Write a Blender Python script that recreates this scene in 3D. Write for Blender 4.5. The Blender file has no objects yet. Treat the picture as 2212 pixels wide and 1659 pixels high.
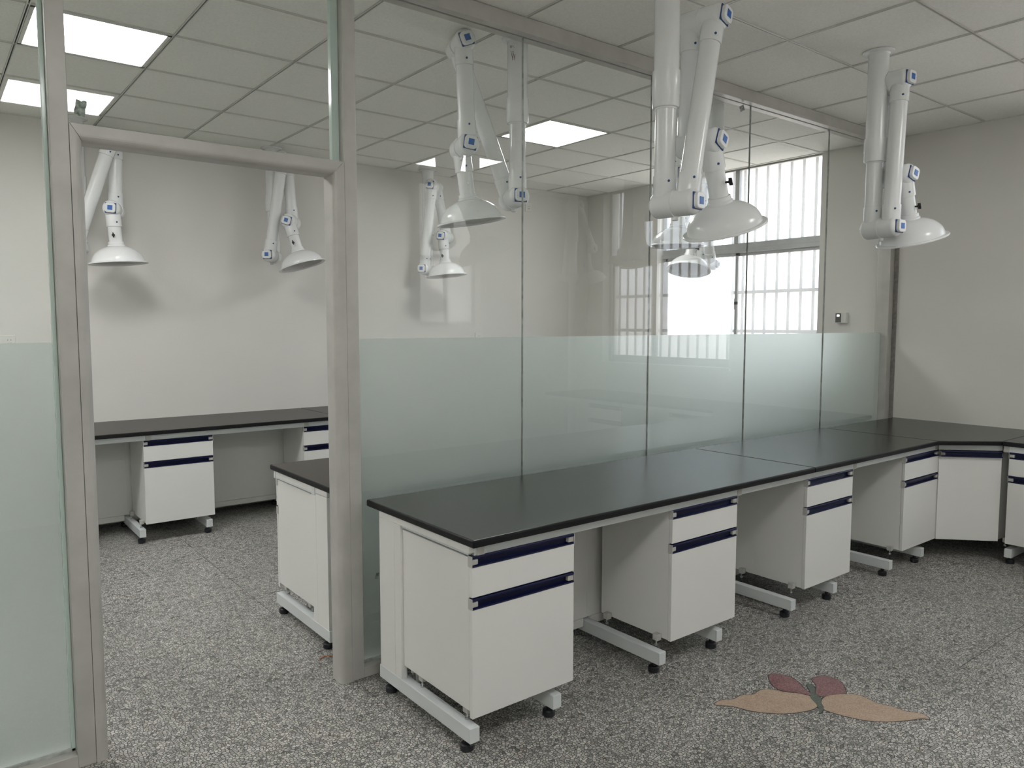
import bpy, bmesh, math, random
from mathutils import Matrix, Vector
random.seed(7)
scene = bpy.context.scene
COL = scene.collection
PI = math.pi

# ------------------------------------------------------------------ camera
cam_d = bpy.data.cameras.new('camera'); cam = bpy.data.objects.new('camera', cam_d); COL.objects.link(cam)
CX, CY, CZ, YAW, PITCH, ROLL, FOC = -5.8481, -2.8079, 1.4598, 0.9056, 0.0784, 0.0004, 1632.78
fw = Vector((math.cos(YAW)*math.cos(PITCH), math.sin(YAW)*math.cos(PITCH), -math.sin(PITCH)))
rt = Vector((math.sin(YAW), -math.cos(YAW), 0)); up = rt.cross(fw)
r2 = rt*math.cos(ROLL)+up*math.sin(ROLL); u2 = -rt*math.sin(ROLL)+up*math.cos(ROLL)
cam.matrix_world = Matrix(((r2.x, u2.x, -fw.x, CX), (r2.y, u2.y, -fw.y, CY), (r2.z, u2.z, -fw.z, CZ), (0, 0, 0, 1)))
cam_d.sensor_fit = 'HORIZONTAL'; cam_d.sensor_width = 36; cam_d.lens = FOC*36/2212
cam_d.clip_start = 0.02; cam_d.clip_end = 200
scene.camera = cam

# ------------------------------------------------------------------ world: bright overcast sky, warm ground
world = bpy.data.worlds.new('overcast'); scene.world = world; world.use_nodes = True
wn = world.node_tree; wn.nodes.clear()
wo = wn.nodes.new('ShaderNodeOutputWorld'); wb = wn.nodes.new('ShaderNodeBackground')
wt = wn.nodes.new('ShaderNodeTexCoord'); ws = wn.nodes.new('ShaderNodeSeparateXYZ'); wr = wn.nodes.new('ShaderNodeValToRGB')
wr.color_ramp.elements[0].position = 0.44; wr.color_ramp.elements[0].color = (0.80, 0.70, 0.60, 1)
wr.color_ramp.elements[1].position = 0.56; wr.color_ramp.elements[1].color = (0.90, 0.95, 1.0, 1)
wm = wn.nodes.new('ShaderNodeMath'); wm.operation = 'MULTIPLY_ADD'; wm.inputs[1].default_value = 0.5; wm.inputs[2].default_value = 0.5
wn.links.new(wt.outputs['Generated'], ws.inputs[0]); wn.links.new(ws.outputs['Z'], wm.inputs[0])
wn.links.new(wm.outputs[0], wr.inputs[0]); wn.links.new(wr.outputs[0], wb.inputs['Color']); wn.links.new(wb.outputs[0], wo.inputs[0])
wb.inputs['Strength'].default_value = 3.9

def portal(name, x, y, z, sy, sz):
    d = bpy.data.lights.new(name, 'AREA'); d.shape = 'RECTANGLE'; d.size = sz; d.size_y = sy
    d.cycles.is_portal = True
    o = bpy.data.objects.new(name, d); COL.objects.link(o)
    o.location = (x, y, z); o.rotation_euler = (0, PI/2, 0)
    return o
portal('window_portal', 0.30, 1.43, 1.95, 1.75, 1.82)
portal('window_portal', 0.30, -2.25, 1.95, 1.68, 1.82)
LIGHT_STRENGTH = 19.5          # ceiling LED panels

# ------------------------------------------------------------------ colour management
scene.view_settings.view_transform = 'Standard'; scene.view_settings.look = 'None'
scene.view_settings.gamma = 1.0; scene.view_settings.use_curve_mapping = False
scene.view_settings.exposure = 0.28
scene.cycles.max_bounces = 10; scene.cycles.diffuse_bounces = 5; scene.cycles.glossy_bounces = 5
scene.cycles.transmission_bounces = 8; scene.cycles.transparent_max_bounces = 24
scene.cycles.sample_clamp_indirect = 6.0

# ------------------------------------------------------------------ materials
def mat(name):
    m = bpy.data.materials.new(name); m.use_nodes = True; m.node_tree.nodes.clear()
    o = m.node_tree.nodes.new('ShaderNodeOutputMaterial'); return m, m.node_tree, o
def N(nt, t, **kw):
    n = nt.nodes.new(t)
    for k, v in kw.items(): setattr(n, k, v)
    return n
def principled(name, col, rough=0.5, metal=0.0, spec=0.5, var=0.0, vscale=3.0, bump=0.0, bscale=200.0, col2=None, coat=0.0):
    m, nt, o = mat(name); L = nt.links.new
    p = N(nt, 'ShaderNodeBsdfPrincipled'); L(p.outputs[0], o.inputs[0])
    p.inputs['Roughness'].default_value = rough; p.inputs['Metallic'].default_value = metal
    p.inputs['Specular IOR Level'].default_value = spec; p.inputs['Coat Weight'].default_value = coat
    tc = N(nt, 'ShaderNodeTexCoord')
    if var or col2:
        nz = N(nt, 'ShaderNodeTexNoise'); nz.inputs['Scale'].default_value = vscale; nz.inputs['Detail'].default_value = 6
        L(tc.outputs['Object'], nz.inputs['Vector'])
        mx = N(nt, 'ShaderNodeMix', data_type='RGBA')
        rp = N(nt, 'ShaderNodeMapRange'); rp.inputs[1].default_value = 0.35; rp.inputs[2].default_value = 0.65
        L(nz.outputs['Fac'], rp.inputs[0]); L(rp.outputs[0], mx.inputs[0])
        mx.inputs[6].default_value = (*col, 1)
        mx.inputs[7].default_value = (*(col2 or [c*(1-var) for c in col]), 1)
        L(mx.outputs[2], p.inputs['Base Color'])
    else:
        p.inputs['Base Color'].default_value = (*col, 1)
    if bump:
        nb = N(nt, 'ShaderNodeTexNoise'); nb.inputs['Scale'].default_value = bscale; nb.inputs['Detail'].default_value = 3
        L(tc.outputs['Object'], nb.inputs['Vector'])
        b = N(nt, 'ShaderNodeBump'); b.inputs['Strength'].default_value = bump; b.inputs['Distance'].default_value = 0.002
        L(nb.outputs['Fac'], b.inputs['Height']); L(b.outputs[0], p.inputs['Normal'])
    return m
def emission(name, col, s):
    m, nt, o = mat(name); e = N(nt, 'ShaderNodeEmission'); e.inputs[0].default_value = (*col, 1); e.inputs[1].default_value = s
    nt.links.new(e.outputs[0], o.inputs[0]); return m

M = {}
M['wall'] = principled('painted_plaster', (0.735, 0.720, 0.682), 0.75, var=0.05, vscale=1.2, bump=0.25, bscale=60)
M['ceiling_tile'] = principled('mineral_tile', (0.93, 0.925, 0.88), 0.9, var=0.07, vscale=90, bump=0.5, bscale=260)
M['ceiling_void'] = principled('ceiling_void', (0.12, 0.12, 0.11), 0.9)
M['runner'] = principled('runner_white', (0.66, 0.66, 0.62), 0.35)
M['slot'] = principled('runner_slot_dark', (0.03, 0.03, 0.03), 0.8)
M['alu'] = principled('brushed_aluminium', (0.54, 0.53, 0.50), 0.42, metal=0.2, var=0.12, vscale=9, bump=0.12, bscale=300)
M['alu_win'] = principled('window_aluminium', (0.52, 0.53, 0.53), 0.4, metal=0.3, var=0.1, vscale=12)
M['white'] = principled('white_laminate', (0.765, 0.762, 0.738), 0.45, var=0.02, vscale=2.5)
M['steel'] = principled('white_powder_steel', (0.66, 0.69, 0.69), 0.35, var=0.03, vscale=8, bump=0.15, bscale=400)
M['greyclip'] = principled('grey_plastic_clip', (0.46, 0.455, 0.43), 0.45)
M['blue'] = principled('navy_plastic', (0.002, 0.004, 0.040), 0.3, spec=0.35)
M['top_edge'] = principled('black_edge', (0.008, 0.008, 0.009), 0.4, spec=0.25)
M['top'] = principled('epoxy_resin_grey', (0.014, 0.0155, 0.0125), 0.20, spec=0.22, var=0.15, vscale=6, bump=0.12, bscale=500)
M['top2'] = principled('epoxy_resin_brown', (0.034, 0.026, 0.023), 0.34, spec=0.35, var=0.15, vscale=6, bump=0.12, bscale=500)
M['rubber'] = principled('black_rubber', (0.012, 0.013, 0.017), 0.4)
M['pvc'] = principled('white_polypropylene', (0.80, 0.812, 0.81), 0.22, var=0.02, vscale=7)
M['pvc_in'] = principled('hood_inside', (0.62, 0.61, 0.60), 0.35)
M['badge'] = principled('blue_badge', (0.02, 0.12, 0.42), 0.35)
M['badge_edge'] = principled('blue_gasket', (0.015, 0.06, 0.20), 0.4)
M['bolt'] = principled('zinc_bolt', (0.6, 0.62, 0.62), 0.25, metal=0.9)
M['black'] = principled('black_plastic', (0.012, 0.012, 0.012), 0.35)
M['plaster'] = principled('rough_plaster', (0.30, 0.285, 0.26), 0.9, var=0.3, vscale=40, bump=0.8, bscale=80)
M['seal'] = principled('silicone_seal', (0.50, 0.54, 0.51), 0.3, var=0.45, vscale=25)
M['bars'] = principled('steel_bars', (0.10, 0.105, 0.11), 0.6)
M['socket'] = principled('socket_plastic', (0.72, 0.72, 0.68), 0.35)
M['screen'] = emission('lit_screen', (0.75, 0.85, 1.0), 2.2)
M['panel'] = emission('led_diffuser', (1.0, 0.995, 0.985), LIGHT_STRENGTH)
M['wire'] = principled('orange_wire', (0.45, 0.12, 0.03), 0.5)
M['skirt'] = principled('dark_cement', (0.10, 0.095, 0.09), 0.8, var=0.3, vscale=20)

# terrazzo: pale chips in grey cement
m, nt, o = mat('terrazzo'); L = nt.links.new
tc = N(nt, 'ShaderNodeTexCoord')
dn = N(nt, 'ShaderNodeTexNoise'); dn.inputs['Scale'].default_value = 55; dn.inputs['Detail'].default_value = 3
L(tc.outputs['Object'], dn.inputs['Vector'])
off = N(nt, 'ShaderNodeVectorMath', operation='MULTIPLY_ADD'); off.inputs[1].default_value = (0.009, 0.009, 0.0)
L(dn.outputs['Color'], off.inputs[0]); L(tc.outputs['Object'], off.inputs[2])
flat = N(nt, 'ShaderNodeVectorMath', operation='MULTIPLY'); flat.inputs[1].default_value = (1, 1, 0); L(off.outputs[0], flat.inputs[0])
def chips(scale, thr0, thr1):
    v = N(nt, 'ShaderNodeTexVoronoi', voronoi_dimensions='2D', feature='DISTANCE_TO_EDGE'); v.inputs['Scale'].default_value = scale
    v.inputs['Randomness'].default_value = 1.0
    c = N(nt, 'ShaderNodeTexVoronoi', voronoi_dimensions='2D', feature='F1'); c.inputs['Scale'].default_value = scale
    L(flat.outputs[0], v.inputs['Vector']); L(flat.outputs[0], c.inputs['Vector'])
    r = N(nt, 'ShaderNodeMapRange'); r.inputs[1].default_value = thr0; r.inputs[2].default_value = thr1; L(v.outputs['Distance'], r.inputs[0])
    s = N(nt, 'ShaderNodeSeparateColor'); L(c.outputs['Color'], s.inputs[0])
    return r.outputs[0], s
big, sc_ = chips(86, 0.06, 0.12)
small, ss_ = chips(150, 0.07, 0.15)
ramp = N(nt, 'ShaderNodeValToRGB'); e = ramp.color_ramp; e.interpolation = 'LINEAR'
e.elements[0].position = 0.0; e.elements[0].color = (0.14, 0.135, 0.125, 1)
e.elements[1].position = 1.0; e.elements[1].color = (0.76, 0.745, 0.70, 1)
for p_, c_ in ((0.025, (0.18, 0.18, 0.17, 1)), (0.06, (0.33, 0.325, 0.305, 1)), (0.30, (0.46, 0.452, 0.425, 1)), (0.90, (0.70, 0.685, 0.64, 1))):
    q_ = e.elements.new(p_); q_.color = c_
L(sc_.outputs[0], ramp.inputs[0])
tint = N(nt, 'ShaderNodeValToRGB'); tint.color_ramp.interpolation = 'CONSTANT'
tint.color_ramp.elements[0].position = 0.0; tint.color_ramp.elements[0].color = (0.80, 0.72, 0.68, 1)
tint.color_ramp.elements[1].position = 0.014; tint.color_ramp.elements[1].color = (1, 1, 1, 1)
q_ = tint.color_ramp.elements.new(0.988); q_.color = (0.78, 0.80, 0.66, 1)
L(sc_.outputs[1], tint.inputs[0])
cm = N(nt, 'ShaderNodeMix', data_type='RGBA', blend_type='MULTIPLY'); cm.inputs[0].default_value = 1
L(ramp.outputs[0], cm.inputs[6]); L(tint.outputs[0], cm.inputs[7])
pres = N(nt, 'ShaderNodeMath', operation='GREATER_THAN'); pres.inputs[1].default_value = 0.11; L(sc_.outputs[2], pres.inputs[0])
bigm = N(nt, 'ShaderNodeMath', operation='MULTIPLY'); L(big, bigm.inputs[0]); L(pres.outputs[0], bigm.inputs[1])
sramp = N(nt, 'ShaderNodeValToRGB'); sramp.color_ramp.elements[0].color = (0.24, 0.23, 0.21, 1); sramp.color_ramp.elements[1].color = (0.52, 0.51, 0.47, 1)
L(ss_.outputs[0], sramp.inputs[0])
base = N(nt, 'ShaderNodeMix', data_type='RGBA'); base.inputs[6].default_value = (0.024, 0.024, 0.025, 1)
L(small, base.inputs[0]); L(sramp.outputs[0], base.inputs[7])
# the small chips only show where no large chip lies
fin = N(nt, 'ShaderNodeMix', data_type='RGBA'); L(bigm.outputs[0], fin.inputs[0]); L(cm.outputs[2], fin.inputs[7])
mtx = N(nt, 'ShaderNodeMix', data_type='RGBA'); mtx.inputs[6].default_value = (0.024, 0.024, 0.025, 1)
inv = N(nt, 'ShaderNodeMath', operation='SUBTRACT'); inv.inputs[0].default_value = 1.0; L(pres.outputs[0], inv.inputs[1])
L(inv.outputs[0], mtx.inputs[0]); L(base.outputs[2], mtx.inputs[7]); L(mtx.outputs[2], fin.inputs[6])
dirt = N(nt, 'ShaderNodeTexNoise'); dirt.inputs['Scale'].default_value = 1.6; dirt.inputs['Detail'].default_value = 5; L(tc.outputs['Object'], dirt.inputs['Vector'])
dr = N(nt, 'ShaderNodeMapRange'); dr.inputs[1].default_value = 0.3; dr.inputs[2].default_value = 0.75; dr.inputs[3].default_value = 0.94; dr.inputs[4].default_value = 0.70
L(dirt.outputs['Fac'], dr.inputs[0])
dm = N(nt, 'ShaderNodeMix', data_type='RGBA', blend_type='MULTIPLY'); dm.inputs[0].default_value = 1; L(fin.outputs[2], dm.inputs[6]); L(dr.outputs[0], dm.inputs[7])
p = N(nt, 'ShaderNodeBsdfPrincipled'); p.inputs['Roughness'].default_value = 0.42; p.inputs['Specular IOR Level'].default_value = 0.4
L(dm.outputs[2], p.inputs['Base Color']); L(p.outputs[0], o.inputs[0]); M['terrazzo'] = m

def speckle(name, c1, c2):
    m, nt, o = mat(name); L = nt.links.new
    tc = N(nt, 'ShaderNodeTexCoord'); v = N(nt, 'ShaderNodeTexVoronoi', feature='F1'); v.inputs['Scale'].default_value = 260
    L(tc.outputs['Object'], v.inputs['Vector'])
    s = N(nt, 'ShaderNodeSeparateColor'); L(v.outputs['Color'], s.inputs[0])
    nz = N(nt, 'ShaderNodeTexNoise'); nz.inputs['Scale'].default_value = 14; L(tc.outputs['Object'], nz.inputs['Vector'])
    a = N(nt, 'ShaderNodeMath', operation='MULTIPLY_ADD'); a.inputs[1].default_value = 0.65; L(s.outputs[0], a.inputs[0])
    b = N(nt, 'ShaderNodeMath', operation='MULTIPLY'); b.inputs[1].default_value = 0.5; L(nz.outputs['Fac'], b.inputs[0]); L(b.outputs[0], a.inputs[2])
    mx = N(nt, 'ShaderNodeMix', data_type='RGBA'); mx.inputs[6].default_value = (*c1, 1); mx.inputs[7].default_value = (*c2, 1)
    L(a.outputs[0], mx.inputs[0]); p = N(nt, 'ShaderNodeBsdfPrincipled'); p.inputs['Roughness'].default_value = 0.45
    L(mx.outputs[2], p.inputs['Base Color']); L(p.outputs[0], o.inputs[0]); return m
M['inlay_orange'] = speckle('inlay_orange_terrazzo', (0.32, 0.215, 0.145), (0.58, 0.455, 0.35))
M['inlay_red'] = speckle('inlay_red_terrazzo', (0.105, 0.040, 0.046), (0.36, 0.21, 0.21))
M['inlay_green'] = speckle('inlay_green_terrazzo', (0.045, 0.06, 0.052), (0.17, 0.20, 0.17))
M['inlay_line'] = principled('inlay_cement_line', (0.055, 0.055, 0.055), 0.7)

def glass(name, tintc, refl):
    m, nt, o = mat(name); L = nt.links.new
    t = N(nt, 'ShaderNodeBsdfTransparent'); t.inputs[0].default_value = (*tintc, 1)
    g = N(nt, 'ShaderNodeBsdfGlossy'); g.inputs['Roughness'].default_value = 0.0; g.inputs[0].default_value = (1, 1, 1, 1)
    f = N(nt, 'ShaderNodeFresnel'); f.inputs[0].default_value = 1.52
    geo = N(nt, 'ShaderNodeNewGeometry'); iv = N(nt, 'ShaderNodeMath', operation='SUBTRACT'); iv.inputs[0].default_value = 1; L(geo.outputs['Backfacing'], iv.inputs[1])
    a = N(nt, 'ShaderNodeMath', operation='MULTIPLY'); a.inputs[1].default_value = refl; a.use_clamp = True; L(f.outputs[0], a.inputs[0])
    b = N(nt, 'ShaderNodeMath', operation='MULTIPLY'); L(a.outputs[0], b.inputs[0]); L(iv.outputs[0], b.inputs[1])
    mx = N(nt, 'ShaderNodeMixShader'); L(b.outputs[0], mx.inputs[0]); L(t.outputs[0], mx.inputs[1]); L(g.outputs[0], mx.inputs[2])
    L(mx.outputs[0], o.inputs[0]); return m
M['glass'] = glass('green_float_glass', (0.985, 0.996, 0.989), 1.65)
M['glass_edge'] = principled('glass_edge_green', (0.55, 0.66, 0.61), 0.15)
# etched film
m, nt, o = mat('frosted_film'); L = nt.links.new
d1 = N(nt, 'ShaderNodeBsdfDiffuse'); d1.inputs[0].default_value = (0.86, 0.92, 0.91, 1)
d2 = N(nt, 'ShaderNodeBsdfTranslucent'); d2.inputs[0].default_value = (0.88, 0.95, 0.93, 1)
rf = N(nt, 'ShaderNodeBsdfGlass', distribution='MULTI_GGX'); rf.inputs[0].default_value = (0.97, 1.0, 0.99, 1); rf.inputs['Roughness'].default_value = 0.55; rf.inputs['IOR'].default_value = 1.38
x1 = N(nt, 'ShaderNodeMixShader'); x1.inputs[0].default_value = 0.5; L(d1.outputs[0], x1.inputs[1]); L(d2.outputs[0], x1.inputs[2])
x2 = N(nt, 'ShaderNodeMixShader'); x2.inputs[0].default_value = 0.84; L(x1.outputs[0], x2.inputs[1]); L(rf.outputs[0], x2.inputs[2])
L(x2.outputs[0], o.inputs[0]); M['film'] = m
# obscured window glass: lets the light through and glows with it
def obscured(name, dens, tr):
    m, nt, o = mat(name); L = nt.links.new
    t = N(nt, 'ShaderNodeBsdfTransparent'); t.inputs[0].default_value = (*tr, 1)
    d = N(nt, 'ShaderNodeBsdfTranslucent'); d.inputs[0].default_value = (0.90, 0.91, 0.92, 1)
    x = N(nt, 'ShaderNodeMixShader'); x.inputs[0].default_value = dens; L(t.outputs[0], x.inputs[1]); L(d.outputs[0], x.inputs[2])
    L(x.outputs[0], o.inputs[0]); return m
M['pane'] = obscured('obscured_glass', 0.22, (0.88, 0.90, 0.93))
M['pane_faint'] = obscured('obscured_glass_dense', 0.42, (0.88, 0.90, 0.93))

M['pane_dim'] = obscured('obscured_glass_dim', 0.5, (0.5, 0.5, 0.48))

# ------------------------------------------------------------------ helpers
def obj(name, me, parent=None, mw=None, **props):
    o = bpy.data.objects.new(name, me); COL.objects.link(o)
    if parent: o.parent = parent
    if mw is not None: o.matrix_local = mw
    for k, v in props.items(): o[k] = v
    return o
def empty(name, mw=None, label=None, category=None, group=None, kind=None, parent=None):
    o = bpy.data.objects.new(name, None); COL.objects.link(o); o.empty_display_size = 0.1
    if parent: o.parent = parent
    if mw is not None: o.matrix_local = mw
    if label: o['label'] = label
    if category: o['category'] = category
    if group: o['group'] = group
    if kind: o['kind'] = kind
    return o
class MB:
    def __init__(s): s.bm = bmesh.new(); s.mats = []
    def mi(s, m):
        if m not in s.mats: s.mats.append(m)
        return s.mats.index(m)
    def box(s, x0, x1, y0, y1, z0, z1, m='white', bev=0.0, seg=2):
        b = bmesh.new()
        bmesh.ops.create_cube(b, size=1)
        for v in b.verts: v.co = Vector((x0+(v.co.x+.5)*(x1-x0), y0+(v.co.y+.5)*(y1-y0), z0+(v.co.z+.5)*(z1-z0)))
        if bev: bmesh.ops.bevel(b, geom=list(b.edges), offset=bev, segments=seg, profile=0.5, affect='EDGES')
        s.merge(b, m); return s
    def merge(s, b, m, mw=None, smooth=False):
        if mw is not None: b.transform(mw)
        i = s.mi(m)
        for f in b.faces: f.material_index = i; f.smooth = smooth
        me = bpy.data.meshes.new('t'); b.to_mesh(me); b.free(); s.bm.from_mesh(me); bpy.data.meshes.remove(me)
    def lathe(s, prof, m='pvc', seg=28, mw=None, cap=True):
        """prof: list of (r,z) revolved about z"""
        b = bmesh.new(); rings = []
        for r, z in prof:
            rings.append([b.verts.new((r*math.cos(2*PI*k/seg), r*math.sin(2*PI*k/seg), z)) for k in range(seg)])
        for A, B in zip(rings, rings[1:]):
            for k in range(seg): b.faces.new((A[k], A[(k+1) % seg], B[(k+1) % seg], B[k]))
        if cap:
            b.faces.new(list(reversed(rings[0]))); b.faces.new(rings[-1])
        bmesh.ops.recalc_face_normals(b, faces=b.faces)
        s.merge(b, m, mw, smooth=True); return s
    def prism(s, pts, z0, z1, m='white', bev=0.0, seg=2):
        b = bmesh.new(); bot = [b.verts.new((x, y, z0)) for x, y in pts]; top = [b.verts.new((x, y, z1)) for x, y in pts]
        n = len(pts); b.faces.new(top); b.faces.new(list(reversed(bot)))
        for k in range(n): b.faces.new((bot[k], bot[(k+1) % n], top[(k+1) % n], top[k]))
        bmesh.ops.recalc_face_normals(b, faces=b.faces)
        if bev: bmesh.ops.bevel(b, geom=list(b.edges), offset=bev, segments=seg, profile=0.5, affect='EDGES')
        s.merge(b, m); return s
    def sweep(s, prof, axis, a0, a1, m, shear0=0.0, shear1=0.0):
        """extrude closed profile (u,v) along axis; returns solid. axis 'z': (u,v)->(x,y); axis 'x': (u,v)->(z,y)"""
        b = bmesh.new(); n = len(prof)
        def P(u, v, a): return (u, v, a) if axis == 'z' else (a, v, u)
        A = [b.verts.new(P(u, v, a0+shear0*u)) for u, v in prof]; B = [b.verts.new(P(u, v, a1+shear1*u)) for u, v in prof]
        b.faces.new(A); b.faces.new(list(reversed(B)))
        for k in range(n): b.faces.new((A[k], A[(k+1) % n], B[(k+1) % n], B[k]))
        bmesh.ops.recalc_face_normals(b, faces=b.faces); s.merge(b, m); return s
    def build(s, name='mesh', sharp=35):
        me = bpy.data.meshes.new(name); s.bm.to_mesh(me); s.bm.free()
        for k in s.mats: me.materials.append(M[k])
        if any(p.use_smooth for p in me.polygons):
            try: me.set_sharp_from_angle(angle=math.radians(sharp))
            except Exception: pass
        return me
def T(x, y, z): return Matrix.Translation((x, y, z))
RX = lambda a: Matrix.Rotation(a, 4, 'X'); RY = lambda a: Matrix.Rotation(a, 4, 'Y'); RZ = lambda a: Matrix.Rotation(a, 4, 'Z')

H = 2.853; XW0 = -10.6; YB = 3.30; YF = -3.55
# ------------------------------------------------------------------ floor
floor = obj('floor', MB().box(XW0-.2, .25, YF-.2, YB+.2, -0.20, -0.0012, 'skirt').build('floor'), kind='structure')
COLS = [(XW0, -6.60, [YF, -2.55, -.51, 1.31, YB]), (-6.60, -4.50, [YF, -2.55, -.51, 1.31, YB]), (-4.50, -2.41, [YF, -.51, 1.54, YB]), (-2.41, -.33, [YF, -1.53, .52, 2.57, YB]), (-.33, 0, [YF, -1.53, .52, 2.57, YB])]
for x0_, x1_, yy_ in COLS:
    for a_, b_ in zip(yy_, yy_[1:]):
        obj('terrazzo_slab', MB().box(x0_+.0016, x1_-.0016, a_+.0016, b_-.0016, -0.03, 0, 'terrazzo').build('slab'), floor)
# butterfly set in the terrazzo
def wing(pts, m, z=0.0012):
    b = MB(); cx = sum(p[0] for p in pts)/len(pts); cy = sum(p[1] for p in pts)/len(pts)
    # smooth closed outline
    out = []; n = len(pts)
    for i in range(n):
        p0, p1, p2, p3 = pts[i-1], pts[i], pts[(i+1) % n], pts[(i+2) % n]
        for t in (0, .25, .5, .75):
            out.append(tuple(0.5*((2*p1[k])+(-p0[k]+p2[k])*t+(2*p0[k]-5*p1[k]+4*p2[k]-p3[k])*t*t+(-p0[k]+3*p1[k]-3*p2[k]+p3[k])*t**3) for k in (0, 1)))
    b.prism(out, -0.01, z, m)
    grow = []
    N_ = len(out)
    for k in range(N_):
        a, c = Vector(out[k-1]), Vector(out[(k+1) % N_]); tn = (c-a)
        nn = Vector((tn.y, -tn.x)); nn.normalize(); v = Vector(out[k])
        if (v+nn*.003-Vector((cx, cy))).length < (v-Vector((cx, cy))).length: nn = -nn
        grow.append(tuple(v+nn*.0035))
    b.prism(grow, -0.01, z*0.5, 'inlay_line')
    return b.build('wing')
W1 = [(-3.4998, -1.0848), (-3.4575, -1.0752), (-3.4102, -1.1006), (-3.3585, -1.1018), (-3.3163, -1.1264), (-3.2641, -1.1233), (-3.2259, -1.1408), (-3.1968, -1.1957), (-3.1500, -1.2590), (-3.1857, -1.3194), (-3.2226, -1.3359), (-3.2949, -1.3160), (-3.3669, -1.2727), (-3.4283, -1.2027), (-3.4564, -1.1337)]
W2 = [(-3.1739, -1.3344), (-3.1255, -1.3141), (-3.0815, -1.3187), (-3.0195, -1.3528), (-2.9895, -1.3943), (-2.9958, -1.4624), (-2.9776, -1.5165), (-2.9739, -1.5586), (-2.9448, -1.6055), (-2.9605, -1.6395), (-2.9836, -1.6182), (-3.0521, -1.5857), (-3.1185, -1.5400), (-3.1704, -1.4783), (-3.2050, -1.3687)]
W3 = [(-3.1227, -1.0706), (-3.0853, -1.0824), (-3.0639, -1.1234), (-3.0758, -1.1733), (-3.1129, -1.2268), (-3.1258, -1.2598), (-3.1508, -1.2645), (-3.1709, -1.2209), (-3.1976, -1.1754), (-3.1816, -1.1227)]
W4 = [(-3.0093, -1.1993), (-2.9542, -1.2066), (-2.9334, -1.2362), (-2.9405, -1.2858), (-2.9972, -1.3360), (-3.0222, -1.3446), (-3.0697, -1.3219), (-3.1159, -1.3038), (-3.1093, -1.2727), (-3.0482, -1.2399)]
W5 = [(-3.0763, -1.2153), (-3.0585, -1.2254), (-3.0796, -1.2530), (-3.1112, -1.2713), (-3.1327, -1.3084), (-3.1654, -1.3295), (-3.1962, -1.3566), (-3.2453, -1.3680), (-3.2162, -1.3466), (-3.1899, -1.3218), (-3.1609, -1.2804), (-3.1214, -1.2572)]
inlay = obj('butterfly_inlay', wing(W5, 'inlay_green', .0016), floor, label='butterfly of coloured terrazzo, grey green body')
for Wp, mm, lb in ((W1, 'inlay_orange', 'orange brown lower wing'), (W2, 'inlay_orange', 'orange brown lower wing'), (W3, 'inlay_red', 'dark red upper wing'), (W4, 'inlay_red', 'dark red upper wing')):
    obj('butterfly_wing', wing(Wp, mm), inlay, label=lb)

# ------------------------------------------------------------------ walls
W1Y = (0.565, 2.30); W2Y = (-3.07, -1.43); SILL = 1.06
def wall_boxes(b, holes, x0, x1, ya, yb, zt):
    y = ya
    for (h0, h1) in sorted(holes):
        b.box(x0, x1, y, h0, 0, zt, 'wall'); b.box(x0, x1, h0, h1, 0, SILL, 'wall'); y = h1
    b.box(x0, x1, y, yb, 0, zt, 'wall'); return b
obj('wall_right', wall_boxes(MB(), [W1Y, W2Y], 0, .24, YF, YB, H+.02).build('wall'), kind='structure')
W3X = (-2.0, -1.28)
b = MB(); b.box(XW0, W3X[0], YF-.2, YF, 0, H+.02, 'wall').box(W3X[1], .24, YF-.2, YF, 0, H+.02, 'wall').box(W3X[0], W3X[1], YF-.2, YF, 0, 1.44, 'wall')
obj('wall_front', b.build('wall'), kind='structure')
obj('wall_back', MB().box(XW0, .24, YB, YB+.2, 0, H+.02, 'wall').build('wall'), kind='structure')
obj('wall_left', MB().box(XW0-.2, XW0, YF-.2, YB+.2, 0, H+.02, 'wall').build('wall'), kind='structure')

# ------------------------------------------------------------------ ceiling of tiles in a grid of runners
ceil = obj('ceiling', MB().box(XW0-.2, .24, YF-.2, YB+.2, H+.03, H+.12, 'ceiling_void').build('ceiling'), kind='structure')
TS = 0.6
xs = [-TS*i for i in range(0, 14)]; ys = [0.574+TS*k for k in range(-7, 6)]
FAR_FILL = 'added white square light panel brightening the far room, outside the picture on the left'
NEAR_FILL = 'added white square light panel brightening the near room, outside the picture on the left'
LIGHTS = {(10, 1): FAR_FILL, (13, 1): FAR_FILL, (16, 1): FAR_FILL, (12, -6): NEAR_FILL, (16, -6): NEAR_FILL,  # unseen extra panels, added only to brighten the rooms from the left
          (8, 1): 'white square ceiling light panel behind the glass left of the doorway head',
          (3, 1): 'white square ceiling light panel seen through the glass in the middle of the far room',
          (8, -6): 'white square ceiling light panel of the near room, toward the left wall, seen reflected',
          (3, -6): 'white square ceiling light panel of the near room, toward the windows, seen reflected'}
tile = {}
def tile_mesh(w, d):
    k = (round(w, 3), round(d, 3))
    if k not in tile:
        tile[k] = MB().box(-w/2+.0075, w/2-.0075, -d/2+.0075, d/2-.0075, 0.003, 0.018, 'ceiling_tile', bev=.002, seg=1).build('tile')
    return tile[k]
for i in range(18):
    for k in range(-7, 5):
        y0, y1 = 0.574+TS*k, 0.574+TS*(k+1); x1, x0 = -TS*i, -TS*(i+1)
        y0 = max(y0, YF); y1 = min(y1, YB)
        if y1-y0 < .02: continue
        if (i, k) in LIGHTS: continue
        obj('ceiling_tile', tile_mesh(x1-x0, y1-y0), ceil, T((x0+x1)/2, (y0+y1)/2, H))
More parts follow.
